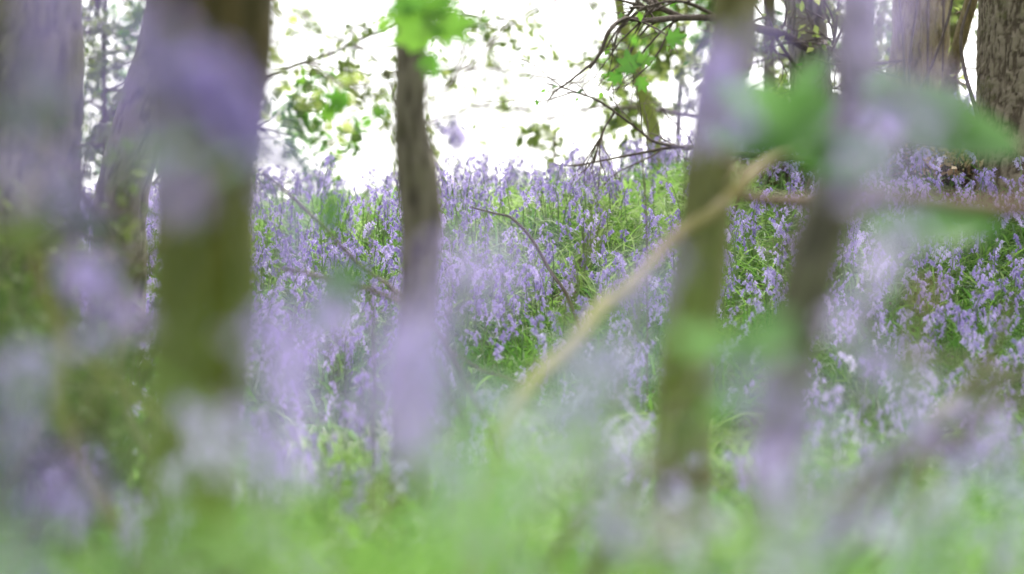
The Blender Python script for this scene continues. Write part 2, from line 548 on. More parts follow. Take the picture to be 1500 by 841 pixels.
random.seed(11)
PLACED = [
    # px, py, distance, label, bells, spike, tint
    (322, 128, 1.6, 'big soft violet bluebell head in front of the broad mossy trunk, the highest one there', 40, .055, 0.25),
    (60, 70, 1.25, 'soft purple bluebell spike filling the top left corner before the dark trunk', 8, .09, 0.10),
    (120, 170, 1.50, 'soft purple bluebell spike just below the white sky gap at left', 8, .08, 0.10),
    (215, 100, 1.35, 'violet bluebell spike against the left edge of the broad mossy trunk', 8, .09, 0.30),
    (1255, 50, 1.30, 'tall violet bluebell spike reaching the top edge before the grey leaning trunk', 17, .12, 0.60),
    (1290, 165, 2.9, 'lilac bluebell head beside the broad blurred leaf on the grey leaning trunk', 12, .03, .4),
    (1072, 95, 1.90, 'faint violet bluebell head across the top of the olive leaning trunk', 22, .07, 0.40),
    (664, 186, 4.9, 'lone dusky violet bluebell head standing against the white sky', 18, .045, .1),
    (432, 285, 2.50, 'dusky violet bluebell spike right of the broad mossy trunk, below the sky', 14, .10, 0.30),
    (140, 415, 2.0, 'pale lavender bluebell head low before the left trunks', 16, .06, 0.66),
    (415, 520, 1.74, 'pale lilac bluebell at the left of the pale pair beside the broad mossy trunk', 20, .10, 0.66),
    (455, 560, 1.94, 'pale lilac bluebell at the right of the pale pair beside the broad mossy trunk', 22, .12, 0.66),
    (592, 525, 1.6, 'purple bluebell spike hiding the foot of the slim dark trunk',  26, .07, 0.50),
    (45, 555, 2.05, 'rich purple bluebell head low at the left picture edge', 18, .07, 0.55),
    (318, 625, 2.0, 'whitish lilac bluebell before the foot of the broad mossy trunk', 14, .05, 0.66),
    (292, 672, 2.6, 'small violet bluebell head at the foot of the broad mossy trunk', 8, .04, 0.66),
    (890, 570, 1.69, 'large purple bluebell head below the middle of the fallen branch', 22, .08, 0.65),
    (760, 620, 2.05, 'lavender bluebell at the lower end of the fallen branch', 15, .08, 0.66),
    (1300, 560, 1.94, 'soft violet bluebell spike right of the foot of the grey leaning trunk', 13, .08, 0.60),
    (1440, 640, 2.94, 'bright violet bluebell head above the dark twigs at lower right', 24, .09, 0.60),
    (1415, 690, 2.82, 'bright violet bluebell head under the brightest one at lower right', 15, .07, 0.55),
    (1350, 755, 2.15, 'violet bluebell head low in the bottom right grass', 18, .07, 0.65),
    (1120, 735, 1.94, 'upright violet bluebell spike in the bottom grass below the grey leaning trunk', 16, .10, 0.60),
    (1495, 740, 2.69, 'violet bluebell cut by the right picture edge near the bottom', 15, .09, 0.60),
    (1380, 800, 1.84, 'faint violet bluebell in the bottom right corner', 10, .06, 0.50),
    (905, 755, 2.08, 'small pale blue bluebell head alone in the bottom middle grass', 12, .03, 0.66),
    (70, 800, 1.33, 'purple bluebell in the bottom left corner', 16, .10, 0.40),
    (692, 450, 1.33, 'greyish blue bluebell low on the slope right of the slim dark trunk', 14, .09, 0.66),
    (1275, 385, 1.84, 'soft violet bluebell under the broad blurred leaf at right', 9, .06, 0.60),
    (1010, 745, 2.26, 'pale bluish bluebell in the bottom grass under the olive leaning trunk', 9, .05, 0.66),
    (640, 700, 1.84, 'greyish blue bluebell in the bottom grass under the slim dark trunk', 9, .06, 0.66),
    (430, 790, 2.05, 'pale blue bluebell in the bottom grass right of the broad mossy trunk', 9, .05, 0.66),
    (700, 800, 1.74, 'pale violet bluebell in the bottom middle grass, nearest to the picture edge', 9, .05, 0.66),
    (1250, 790, 1.94, 'pale bluish bluebell in the bottom grass left of the bottom right violet heads', 9, .05, 0.66),
    (612, 600, 1.50, 'greyish lilac bluebell lowest before the foot of the slim dark trunk', 14, .10, 0.66),
    (1150, 650, 1.45, 'greyish blue bluebell before the lowest part of the bent grey trunk', 12, .10, 0.66),
    (930, 470, 1.54, 'dusky violet bluebell under the bend of the fallen branch', 7, .09, 0.40),
]
placed_xy = []
for a in PLACED:
    placed_bluebell(*a[:4], nb=a[4], spike=a[5], tint=a[6])

# scattered plants: first where they all stand, then which show largest
rows = []
random.seed(5)
rng = np.random.default_rng(5)


def scatter(y0, y1, dens, margin):
    out = []
    n = int((0.18 * (y1 ** 2 - y0 ** 2) + 2 * margin * (y1 - y0)) * dens)
    while len(out) < n:
        y = math.sqrt(rng.uniform(y0 ** 2, y1 ** 2)) if rng.random() < .8 else rng.uniform(y0, y1)
        x = rng.uniform(-1, 1) * (0.18 * y + margin)
        out.append((x, y))
    return np.array(out)


near = scatter(1.6, 4.0, 13, 0.25)
midf = scatter(4.0, 7.0, 50, 0.4)
bank = scatter(7.0, 13.6, 235, 0.6)
xy = np.concatenate([near, midf, bank])
clump = fbm(np.stack([xy[:, 0] * 1.3, xy[:, 1] * 0.9, xy[:, 0] * 0], -1), 21)
keep = rng.random(len(xy)) < np.clip((clump - 0.34) * 5.5, 0.08, 1)
keep &= ~((xy[:, 1] > 8.8) & (xy[:, 0] > -.1) & (xy[:, 0] < 1.2) & (rng.random(len(xy)) < .5))
bare = np.exp(-((xy[:, 0] + 0.15) ** 2 / .25 + (xy[:, 1] - 7.2) ** 2 / .8)) * .75
keep |= (xy[:, 0] > .9) & (xy[:, 1] > 6.8) & (rng.random(len(xy)) < .75)
keep &= rng.random(len(xy)) > bare
xy = xy[keep]
zz = ground(xy[:, 0], xy[:, 1])
kk = rng.integers(0, 10, len(xy))
sc = rng.uniform(0.58, 0.86, len(xy))
sc[xy[:, 1] < 4] *= rng.uniform(0.75, 1.0, (xy[:, 1] < 4).sum())
rot = rng.uniform(0, 6.283, len(xy))
hts = np.array([b[0] for b in BELLS])[kk] * sc
ppx, ppy = project(xy[:, 0], xy[:, 1], zz + hts * 0.85)
infr = (ppx > 15) & (ppx < 1485) & (ppy > 0) & (ppy < 825)
order = np.argsort(np.where(infr, xy[:, 1], 99))
one = np.zeros(len(xy), bool)
one[order[:300 - len(PLACED)]] = True
one &= infr


def zone(px, d):
    where = ('at the left picture edge' if px < 200 else 'around the broad mossy trunk' if px < 480 else 'around the slim dark trunk' if px < 720
             else 'below the fallen branch' if px < 980 else 'around the two leaning trunks' if px < 1260 else 'at the right picture edge')
    return ('low blurred bluebell in the near grass ' if d < 3.2 else 'small violet bluebell midway to the bank ') + where


for i in np.nonzero(one)[0]:
    single_bluebell(xy[i, 0], xy[i, 1], rot[i], sc[i], zone(ppx[i], xy[i, 1]), GROUP, int(kk[i]), zz[i])


def batch(mb, arr, pos, rot, scl, tint_add, squash=None):
    v, f, m, t = arr
    n = len(pos)
    c, s = np.cos(rot)[:, None], np.sin(rot)[:, None]
    x = (v[None, :, 0] * c - v[None, :, 1] * s) * scl[:, None]
    y = (v[None, :, 0] * s + v[None, :, 1] * c) * scl[:, None]
    z = np.broadcast_to(v[None, :, 2] * scl[:, None], x.shape)
    lean = RNG.normal(0, 0.09, (n, 2))
    V = np.stack([x + z * lean[:, :1] + pos[:, :1], y + z * lean[:, 1:] + pos[:, 1:2], z + pos[:, 2:3]], -1).reshape(-1, 3)
    F = (f[None] + (np.arange(n) * len(v))[:, None, None]).reshape(-1, 3)
    mb.add(V, F, np.tile(m, n), np.clip((t[None] + tint_add[:, None]).ravel(), 0, 1))


carpet = MB()
rest = ~one
for k in range(10):
    h, (st, fl, fo) = variant(5, 100 + k, 0.24, 0.36, 4)
    al = MB()
    for part, mi in ((st, 0), (fl, 1), (fo, 2)):
        v, f, m, t = part.arrays()
        al.add(v, f, mi, t)
    sel = rest & (kk == k)
    batch(carpet, al.arrays(), np.column_stack([xy[sel], zz[sel]]), rot[sel], sc[sel], rng.normal(0, .16, sel.sum()))
co = carpet.build('bluebell_carpet', [M['stem'], M['petal'], M['blade']])
tag(co, 'dense carpet of violet bluebells covering the sunlit bank', 'bluebells', kind='stuff')

# grass and leaf blades between the flowers
grass = MB()
random.seed(9)
blades = []
for k in range(14):
    b = MB()
    for q in range(5):
        strap_leaf(b, np.array([random.gauss(0, .03), random.gauss(0, .03), -0.005]), random.random() * 6.28, random.uniform(.16, .34), random.uniform(.004, .012),
                   random.uniform(1.1, 1.55), random.uniform(.15, .8), seg=6)
    blades.append(b.arrays())
gxy = np.concatenate([scatter(0.75, 1.7, 260, 0.25), scatter(1.7, 4, 190, 0.3), scatter(4, 7, 210, 0.5), scatter(7, 13.5, 260, 0.7)])
gk = rng.integers(0, 14, len(gxy))
gzv = ground(gxy[:, 0], gxy[:, 1])
gs = rng.uniform(0.5, 0.9, len(gxy))
gs[gxy[:, 1] < 4] *= 1.25
gs[gxy[:, 1] < 1.7] *= 1.15 + 1.0 * np.clip((fbm(np.stack([gxy[:, 0] * 7, gxy[:, 1] * 4, gxy[:, 0] * 0], -1), 77)[gxy[:, 1] < 1.7] - .44) * 3, 0, .6)
gt = .12 * ((gxy[:, 1] > 8.5) & (gxy[:, 0] > -.1)) + (fbm(np.stack([gxy[:, 0] * .9, gxy[:, 1] * .9, gxy[:, 0] * 0], -1), 33) - .5) * 1.2
for k in range(14):
    s = gk == k
    batch(grass, blades[k], np.column_stack([gxy[s], gzv[s]]), rng.uniform(0, 6.28, s.sum()), gs[s], gt[s] + rng.normal(0, .08, s.sum()))
tag(grass.build('grass', [M['blade']]), 'fresh green grass and strap leaves between the bluebells', 'grass', kind='stuff')


# ------------------------------------------------------------------ leaves and trees
def maple_outline():
    pts = []
    lobes = [(-150, .55), (-95, .80), (-45, .95), (0, 1.15), (45, .95), (95, .80), (150, .55)]
    for k, (a, r) in enumerate(lobes):
        a = math.radians(a)
        pts += [(a - .16, r * .80), (a, r), (a + .16, r * .80)]
        if k < len(lobes) - 1:
            a2 = math.radians(lobes[k + 1][0])
            pts.append(((a + a2) / 2, .52 * (.8 + .4 * (k in (2, 3)))))
    return np.array([(math.cos(a) * r, math.sin(a) * r) for a, r in pts])


MAPLE = maple_outline()
OVAL = np.array([(-.95, 0.0), (-.7, -.32), (-.25, -.52), (.25, -.50), (.7, -.28), (1.05, 0), (.7, .28), (.25, .50), (-.25, .52), (-.7, .32)])


def leaf_blade(mb, pos, fwd, up, size, outline=OVAL, tint=0.5, curl=0.25, mat=0):
    """one leaf: fan of faces over the outline, folded a little along the midrib"""
    fwd = fwd / np.linalg.norm(fwd)
    sd = np.cross(up, fwd)
    sd /= np.linalg.norm(sd) + 1e-9
    nv = np.cross(fwd, sd)
    o = outline * size / 2
    mid = o * 0.5
    allp = np.vstack([[[0, 0]], mid, o])
    z = np.abs(allp[:, 1]) * curl - (allp[:, 0] / size) ** 2 * size * curl * .9
    v = pos + fwd * (allp[:, :1] + size * .5) + sd * allp[:, 1:] + nv * z[:, None]
    n = len(o)
    j = np.arange(n)
    j2 = (j + 1) % n
    mb.add(v, np.stack([0 * j, 1 + j, 1 + j2], -1), mat, tint)
    mb.add(v, np.stack([1 + j, 1 + n + j, 1 + n + j2, 1 + j2], -1), mat, tint)


def quick_leaf(mb, pos, fwd, nrm, size, tint):
    """small distant leaves, all at once: a folded diamond each"""
    fwd = fwd / (np.linalg.norm(fwd, axis=1)[:, None] + 1e-9)
    sd = np.cross(nrm, fwd)
    sd /= np.linalg.norm(sd, axis=1)[:, None] + 1e-9
    nv = np.cross(fwd, sd)
    s = size[:, None]
    n = len(pos)
    a = pos
    b = pos + fwd * s * .45 + sd * s * .33 + nv * s * .08
    c = pos + fwd * s
    d = pos + fwd * s * .45 - sd * s * .33 + nv * s * .08
    V = np.stack([a, b, c, d], 1).reshape(-1, 3)
    k = np.arange(n)[:, None] * 4
    F = np.concatenate([k + np.array([[0, 1, 2]]), k + np.array([[0, 2, 3]])])
    mb.add(V, F, 0, np.repeat(tint, 4))


def grow(wood, tips, start, dirn, length, radius, depth, droop=0.0, sides=6, spread=0.6, kids=(3, 5), wander=.22):
    """recursive limb; collects twig points in tips"""
    n = 5
    pts = [np.array(start)]
    d = np.array(dirn, float)
    d /= np.linalg.norm(d)
    for k in range(n):
        d = d + RNG.normal(0, wander, 3) + np.array([0, 0, -droop])
        d /= np.linalg.norm(d)
        pts.append(pts[-1] + d * length / n)
    tube(wood, pts, [radius, radius * .75, radius * .35], sides=max(3, sides), n=9, rough=.12, seed=depth)
    line = smooth_line(pts, 12)
    if depth <= 1:
        tips += [(line[k], line[min(k + 1, 11)] - line[k - 1]) for k in range(3, 12)]
    if depth > 0:
        for q in range(random.randint(*kids)):
            i = random.randint(3, 10)
            dd = line[i + 1] - line[i]
            dd = dd / np.linalg.norm(dd) + RNG.normal(0, spread, 3)
            grow(wood, tips, line[i], dd, length * random.uniform(.4, .65), radius * .5, depth - 1, droop, max(3, sides - 1), spread, kids, wander)


def leaves_on(tips, mb, per, size, jitter):
    if not tips:
        return
    p = np.repeat(np.array([t[0] for t in tips]), per, 0)
    d = np.repeat(np.array([t[1] for t in tips]), per, 0)
    n = len(p)
    p = p + RNG.normal(0, jitter, (n, 3))
    d = d / (np.linalg.norm(d, axis=1)[:, None] + 1e-9) + RNG.normal(0, .7, (n, 3)) + np.array([0, 0, -.3])
    nr = RNG.normal(0, .6, (n, 3)) + np.array([0, 0, 1])
    quick_leaf(mb, p, d, nr, size * RNG.uniform(.6, 1.25, n), RNG.uniform(.1, .9, n))


def trunk_tree(name, label, pxline, d, widths, mat, bark=(0.004, 60), sides=40, n=120, ext=2.6, group=None, crown=True, dline=None, cat='tree', leafmat='leaf', lo=0.0):
    """tree whose stem passes through spots of the photograph, d metres off; carries on above the frame to a light crown"""
    ds = dline or [d] * len(pxline)
    pts = [P(px, py, dd) for (px, py), dd in zip(pxline, ds)]
    rad = [w / 2 * dd / FPX for w, dd in zip(widths, ds)]
    low = pts[-1]
    if low[2] > gz(low[0], low[1]) - 0.05:
        k = low + (low - pts[-2]) * 0.1
        k[2] = gz(low[0], low[1]) - 0.06
        pts.append(k)
        rad.append(rad[-1] * 1.15)
    top = pts[0]
    dirn = (pts[0] - pts[1]) / np.linalg.norm(pts[0] - pts[1])
    dirn = dirn * .55 + np.array([0, 0, .45])
    pts = [top + dirn * ext, top + dirn * ext * .5] + pts
    rad = [rad[0] * .45, rad[0] * .8] + rad
    # even knots along the length so that the widths sit where they belong
    pts, rad = np.array(pts[::-1]), np.array(rad[::-1])
    seglen = np.linalg.norm(np.diff(pts, axis=0), axis=1)
    s = np.concatenate([[0], np.cumsum(seglen)])
    u = np.linspace(0, s[-1], 40)
    dense = smooth_line(pts, 40 * 6)
    sd = np.concatenate([[0], np.cumsum(np.linalg.norm(np.diff(dense, axis=0), axis=1))])
    ue = np.linspace(0, sd[-1], 40)
    line = np.stack([np.interp(ue, sd, dense[:, k]) for k in range(3)], -1)
    r = np.interp(ue / sd[-1], s / s[-1], rad)
    base = np.array([pts[0][0], pts[0][1], gz(pts[0][0], pts[0][1])])
    root = empty(name, base)
    tag(root, label, cat, group)
    mb = MB()
    tube(mb, line, r, sides=sides, n=n, rough=.11, bark=bark, seed=int(abs(base[0]) * 100))
    mb.build('trunk', mat, root, base)
    if crown:
        tips, wood, lv = [], MB(), MB()
        for q in range(5):
            a = random.random() * 6.28
            i = random.randint(27, 39)
            grow(wood, tips, line[i], np.array([math.cos(a), math.sin(a), .7]), random.uniform(.8, 1.4), r[i] * .5, 2, 0.0)
        leaves_on([t for t in tips if t[0][2] > 1.9 + .15 * t[0][1] * .5], lv, 2, .06, .05)
        wood.build('limbs', M['bark_twig'], root, base)
        if lv.n:
            lv.build('crown', M[leafmat], root, base)
    return root, base


random.seed(21)
treeA, bA = trunk_tree('mossy_tree', 'broad trunk with thick green moss at its foot, blurred at left of middle', [(312, -10), (308, 130), (300, 300), (298, 450), (285, 600), (275, 720)], 3.8,
                       [200, 180, 152, 140, 125, 130], M['bark_moss'], bark=(.005, 45), sides=48)
treeB, bB = trunk_tree('slim_tree', 'slim dark trunk with a small knob on its right side, against the white sky', [(604, -10), (601, 110), (602, 215), (617, 282), (615, 380), (609, 480), (600, 600)], 5.2,
                       [48, 47, 52, 66, 54, 52, 54], M['bark_dark'], bark=(.003, 70), sides=40)
treeC, bC = trunk_tree('leaning_tree', 'olive brown slender trunk leaning right, crossed by the fallen branch', [(1080, -10), (1058, 120), (1040, 250), (1028, 380), (1010, 500), (1000, 640)], 4.2,
                       [68, 72, 72, 72, 74, 80], M['bark_olive'], bark=(.003, 60))
treeD, bD = trunk_tree('bent_tree', 'slender grey trunk with a bend at half height, right of the olive one', [(1258, -10), (1250, 110), (1238, 220), (1200, 350), (1172, 470), (1148, 600), (1135, 720)], 3.1,
                       [66, 64, 64, 76, 72, 66, 62], M['bark_dusk'], bark=(.002, 80))
treeE, bE = trunk_tree('oak_tree', 'thick sharp trunk with cracked brown bark at the right picture edge', [(1507, -10), (1505, 90), (1503, 180), (1497, 270), (1488, 360)], 10.0,
                       [150, 150, 152, 160, 195], M['bark_brown'], bark=(.009, 62), sides=200, n=420)
treeF, bF = trunk_tree('shaggy_tree', 'tan shaggy trunk covered in stringy old ivy stems, behind the bent grey one', [(1350, -10), (1345, 80), (1335, 160), (1325, 240), (1315, 320)], 10.9,
                       [84, 86, 100, 130, 170], M['bark_shag'], bark=(.016, 26), sides=90, n=200)
treeG, bG = trunk_tree('grey_tree', 'grey trunk standing farther back between the two leaning trunks', [(1180, -10), (1184, 70), (1190, 150), (1196, 240), (1200, 320)], 11.0,
                       [58, 60, 62, 66, 74], M['bark_grey'], bark=(.009, 40), sides=60, n=160)
treeI, bI = trunk_tree('dark_tree', 'wide dark trunk cut by the left picture edge', [(48, -10), (50, 100), (46, 200), (40, 300), (30, 420)], 7.0,
                       [150, 150, 150, 155, 170], M['bark_dusk'], bark=(.010, 34), sides=80, n=200)
treeK, bK = trunk_tree('back_tree', 'dim trunk leaning left behind the broad mossy trunk, beside the sky gap', [(250, -10), (225, 100), (195, 220), (175, 330)], 7.6,
                       [66, 70, 74, 80], M['bark_grey'], bark=(.006, 40), sides=50, n=140)
treeJ, bJ = trunk_tree('ivy_tree', 'slim yellow green mossy trunk far beyond the crest', [(905, -10), (925, 80), (945, 150), (962, 230)], 14.5,
                       [14, 16, 20, 26], M['bark_ivy'], bark=(.014, 20), sides=40, n=90, crown=False)


def px_branch(mb, pts, w, n=None, sides=8, rough=.14, seed=0):
    """branch through spots (px, py, d); w = widths in photo pixels"""
    p = [P(*q) for q in pts]
    r = [wi / 2 * q / FPX for wi, q in zip(np.interp(np.linspace(0, 1, len(pts)), np.linspace(0, 1, len(w)), w), [q[2] for q in pts])]
    return tube(mb, p, r, sides=sides, n=n or len(pts) * 8, rough=rough, seed=seed)


def branch_part(parent, base, specs, mat='bark_twig', twigs=0, leaves=None, name='branch', tw_len=.22, droop=.02):
    mb, lv, tips = MB(), MB(), []
    for pts, w in specs:
        line = px_branch(mb, pts, w, seed=len(pts))
        for q in range(twigs):
            i = random.randint(len(line) // 4, len(line) - 2)
            dd = (line[i + 1] - line[i])
            dd = dd / np.linalg.norm(dd) + RNG.normal(0, .65, 3) * np.array([1, .7, 1])
            grow(mb, tips, line[i], dd, tw_len * random.uniform(.5, 1.2), w[-1] / 2 * pts[-1][2] / FPX * .8 + .0006, 1, droop, 4, .7, (1, 3))
    o = mb.build(name, M[mat], parent, base)
    if leaves:
        keepn = [t for t in tips if random.random() < leaves[0]]
        leaves_on(keepn, lv, 1, leaves[1], .012)
        if lv.n:
            lv.build('leaves', M[leaves[2]], o, (0, 0, 0)).location = -Vector(base)
    return o


random.seed(31)
# branch of the slim tree rising to the right
branch_part(treeB, bB, [([(612, 165, 5.20), (640, 142, 5.30), (690, 95, 5.40), (740, 42, 5.50), (785, 15, 5.50), (840, -14, 5.60)], [5, 5, 4.5, 5]),
                        ([(742, 40, 5.50), (700, 38, 5.45), (672, 48, 5.40), (640, 62, 5.40)], [4.5, 3, 2])], twigs=2, leaves=(.1, .03, 'leaf'))
branch_part(treeB, bB, [([(590, 185, 5.20), (565, 188, 5.30), (530, 200, 5.40), (505, 206, 5.40)], [4, 3, 2])], twigs=1)
branch_part(treeB, bB, [([(585, 110, 5.20), (560, 112, 5.30), (520, 128, 5.50), (480, 110, 5.70), (440, 75, 5.80), (400, 60, 5.80)], [5, 3.5, 2.5])], twigs=8, leaves=(.7, .032, 'young_leaf'))
# long gnarled branch of the grey tree
branch_part(treeG, bG, [([(1190, 75, 10.90), (1150, 52, 10.70), (1110, 42, 10.50), (1060, 28, 10.40), (1000, 26, 10.30), (950, 30, 10.20), (915, 28, 10.20), (893, 45, 10.10), (880, 75, 10.10), (864, 101, 10.10)], [15, 12, 10, 8, 6, 4]),
                        ([(1000, 26, 10.30), (960, 8, 10.30), (930, -10, 10.40)], [9, 8, 7]),
                        ([(1050, 24, 10.40), (1010, 5, 10.30), (980, 2, 10.20), (940, 12, 10.20)], [7, 5, 3]),
                        ([(1205, 60, 10.90), (1225, 85, 10.70), (1262, 100, 10.60)], [9, 8, 6])], twigs=10, leaves=(.06, .035, 'leaf'), tw_len=.34)
branch_part(treeG, bG, [([(1196, 130, 10.90), (1160, 90, 10.80), (1130, 40, 10.70), (1118, -10, 10.70)], [6, 5, 4]),
                        ([(1205, 110, 10.90), (1222, 60, 10.80), (1230, 0, 10.70)], [6, 5, 4])], twigs=9, leaves=(.25, .035, 'young_leaf'), tw_len=.32)
# low twigs of the shaggy tree on the left, hanging over the crest
branch_part(treeF, bF, [([(1300, 245, 10.70), (1180, 232, 10.60), (1080, 225, 10.60), (1000, 215, 10.60), (930, 226, 10.60), (840, 244, 10.60)], [12, 10, 7, 4, 2.5]),
                        ([(1010, 217, 10.60), (960, 208, 10.50), (935, 190, 10.50), (880, 150, 10.40), (835, 132, 10.40), (800, 122, 10.40)], [5, 3.5, 2]),
                        ([(900, 165, 10.45), (882, 195, 10.40), (870, 240, 10.40)], [3, 2])], twigs=9, tw_len=.32)
branch_part(treeF, bF, [([(1355, 260, 10.70), (1380, 160, 10.60), (1400, 80, 10.50), (1420, 10, 10.40), (1430, -20, 10.40)], [26, 22, 20, 18])], mat='bark_shag', twigs=4, leaves=(.4, .04, 'young_leaf'))
# thin climbing stems on the shaggy tree
for q in range(9):
    x0 = 1308 + q * 10
    branch_part(treeF, bF, [([(x0 + random.uniform(-14, 10), 300, 10.55), (x0, 200, 10.62), (x0 + random.uniform(-8, 8), 100, 10.67), (x0 + random.uniform(-6, 10), -12, 10.70)], [5, 4, 4])], mat='bark_twig' if q % 2 else 'bark_shag', name='ivy_stem')
# low dead branches of the two leaning trees
branch_part(treeD, bD, [([(1222, 284, 3.1), (1260, 291, 3.12), (1300, 288, 3.15), (1380, 298, 3.2), (1460, 306, 3.25), (1560, 300, 3.3)], [14, 20, 24, 24, 22])], mat='bark_log', twigs=2, name='dead_branch')
branch_part(treeC, bC, [([(1050, 275, 4.2), (1090, 288, 4.25), (1140, 293, 4.3), (1200, 290, 4.4), (1262, 282, 4.5)], [13, 16, 15, 12])], mat='bark_log', twigs=1, name='dead_branch')
# stems that cross the gap before the oak
branch_part(treeE, bE, [([(1440, 205, 9.90), (1426, 150, 9.90), (1412, 100, 9.90), (1408, 50, 9.90), (1422, 0, 9.90)], [7, 6, 4])], name='ivy_stem')
branch_part(treeE, bE, [([(1345, 140, 10.10), (1365, 95, 10.10), (1380, 55, 10.10), (1392, 15, 10.10), (1396, -12, 10.10)], [5, 4, 4])], name='ivy_stem')
branch_part(treeE, bE, [([(1460, 215, 9.60), (1380, 214, 9.50), (1310, 205, 9.50)], [4, 3, 2])], twigs=2)


# ------------------------------------------------------------------ woodland behind the crest
def far_tree(px, d, h, label, lean=0.0, limbs=9, low=0.8, leafm='young_leaf', per=2, size=.07, droop=.06, r=.06, fill=1.0, llen=(1.0, 1.9)):
    x = (px - CX) / FPX * d
    base = np.array([x, d, gz(x, d)])
    root = empty('woodland_tree', base)
    tag(root, label, 'tree', 'trees beyond the bank')
    t, wood, lv, tips = MB(), MB(), MB(), []
    pts = [base + [0, 0, -.1], base + [lean * .3, 0, h * .3], base + [lean * .7 + random.gauss(0, .05), 0, h * .65], base + [lean, 0, h]]
    line = tube(t, pts, [r, r * .8, r * .55, r * .2], sides=12, n=30, rough=.1)
    t.build('trunk', M['bark_olive'], root, base)
    for q in range(limbs):
        z = low + (h - low) * (q + random.random()) / limbs
        i = min(28, int(z / h * 29))
        a = random.random() * 6.28
        grow(wood, tips, line[i], np.array([math.cos(a), math.sin(a) * .7, random.uniform(-.1, .5)]), random.uniform(*llen), max(r * .35, .015), 2, droop, 5, .6, (3, 5))
    wood.build('limbs', M['bark_twig'], root, base)
    tips = [q for q in tips if random.random() < fill]
    leaves_on(tips, lv, per, size, .022)
    lv.build('crown', M[leafm], root, base)
    return root


random.seed(41)
far_tree(365, 16, 4.4, 'pale green leafy tree beyond the bank just right of the broad mossy trunk', -.2, 20, 1.5, r=.03, per=3, fill=.95, size=.055)
far_tree(598, 21, 5.6, 'yellowish leafy tree beyond the bank left of the slim dark trunk', -.1, 14, 2.2, r=.025, per=2, fill=.55, size=.05)
far_tree(150, 16, 4.6, 'leafy tree seen in the gap between the left trunks', 0, 16, 1.0, 'leaf', 4, r=.018)
far_tree(60, 22, 5.0, 'dense leafy tree far behind the dark left trunk', 0, 14, .8, 'leaf', 4)
far_tree(690, 48, 9.0, 'bare thin tree farthest off in the white sky', .3, 18, 2.8, per=1, fill=.12, r=.05, size=.05, llen=(2.0, 3.5))
far_tree(800, 55, 10.0, 'pale bare tree far off in the white sky, right of the farthest thin one', .2, 18, 3.2, per=1, fill=.12, r=.05, size=.05, llen=(2.2, 3.8))
far_tree(470, 38, 8.0, 'pale tree far off in the white sky left of the slim dark trunk', .2, 14, 3.0, per=1, fill=.4, r=.03, size=.06, llen=(1.8, 3.2))
far_tree(870, 34, 8.0, 'thin tree in the white sky with sparse pale leaves', -.3, 13, 2.3, per=1, fill=.15, r=.04, size=.05, llen=(1.4, 2.6))
far_tree(985, 17, 4.6, 'thinly leafed tree beyond the crest behind the gnarled branch', .2, 7, 2.3, per=1, fill=.5, r=.02)
far_tree(1130, 15, 4.4, 'green leafy tree beyond the bank between the two leaning trunks', 0, 14, .8, 'young_leaf', 3, r=.04)
far_tree(1250, 19, 5.2, 'leafy tree far behind the bent grey trunk', .2, 14, .6, 'leaf', 4, r=.06)
far_tree(1400, 16, 4.6, 'yellow green leafy tree in the gap left of the cracked bark trunk', 0, 15, .6, 'young_leaf', 4, r=.04)
far_tree(1470, 21, 5.0, 'dense green tree far behind the cracked bark trunk', 0, 14, .8, 'leaf', 4)


def shrub(px, d, h, label, n=9, leafm='dark_leaf', size=.04, per=1, group='low shrubs under the left trunks', name='shrub'):
    """bushy shoots fanning up from one root"""
    x = (px - CX) / FPX * d
    base = np.array([x, d, gz(x, d)])
    root = empty(name, base)
    tag(root, label, name, group)
    wood, lv, tips = MB(), MB(), []
    for q in range(n):
        a = random.random() * 6.28
        grow(wood, tips, base, np.array([math.cos(a) * .35, math.sin(a) * .35, 1]), h * random.uniform(.7, 1.05), .006, 1, .02, 6, .6, (4, 6), .12)
    wood.build('stems', M['bark_twig'], root, base)
    leaves_on([t for t in tips if t[0][2] > base[2] + .12], lv, per, size, .02)
    lv.build('foliage', M[leafm], root, base)
    return root


random.seed(45)
shrub(30, 4.9, .62, 'dark leafy shrub at the left edge under the dark trunk', 12)
shrub(95, 5.2, .66, 'dark leafy shrub below the left gap of sky', 12)
for q, (px, d, h, lab) in enumerate(((1160, 10.4, .34, 'brown bramble behind the crest log, left of the tan shaggy trunk'), (1260, 10.3, .36, 'brown bramble close before the left side of the tan shaggy trunk'),
                                    (1345, 10.2, .36, 'brown bramble between the tan shaggy trunk and the cracked bark trunk'), (1410, 10.0, .30, 'brown bramble touching the left foot of the cracked bark trunk'))):
    shrub(px, d, h * .9, lab, 10, 'dry_leaf' if q % 2 else 'dark_leaf', .03, 1, 'brambles under the right trunks', 'bramble')
shrub(165, 5.0, .58, 'dark leafy shrub close behind the left side of the broad mossy trunk', 12)

# ------------------------------------------------------------------ leafy sprigs, low and near
random.seed(51)


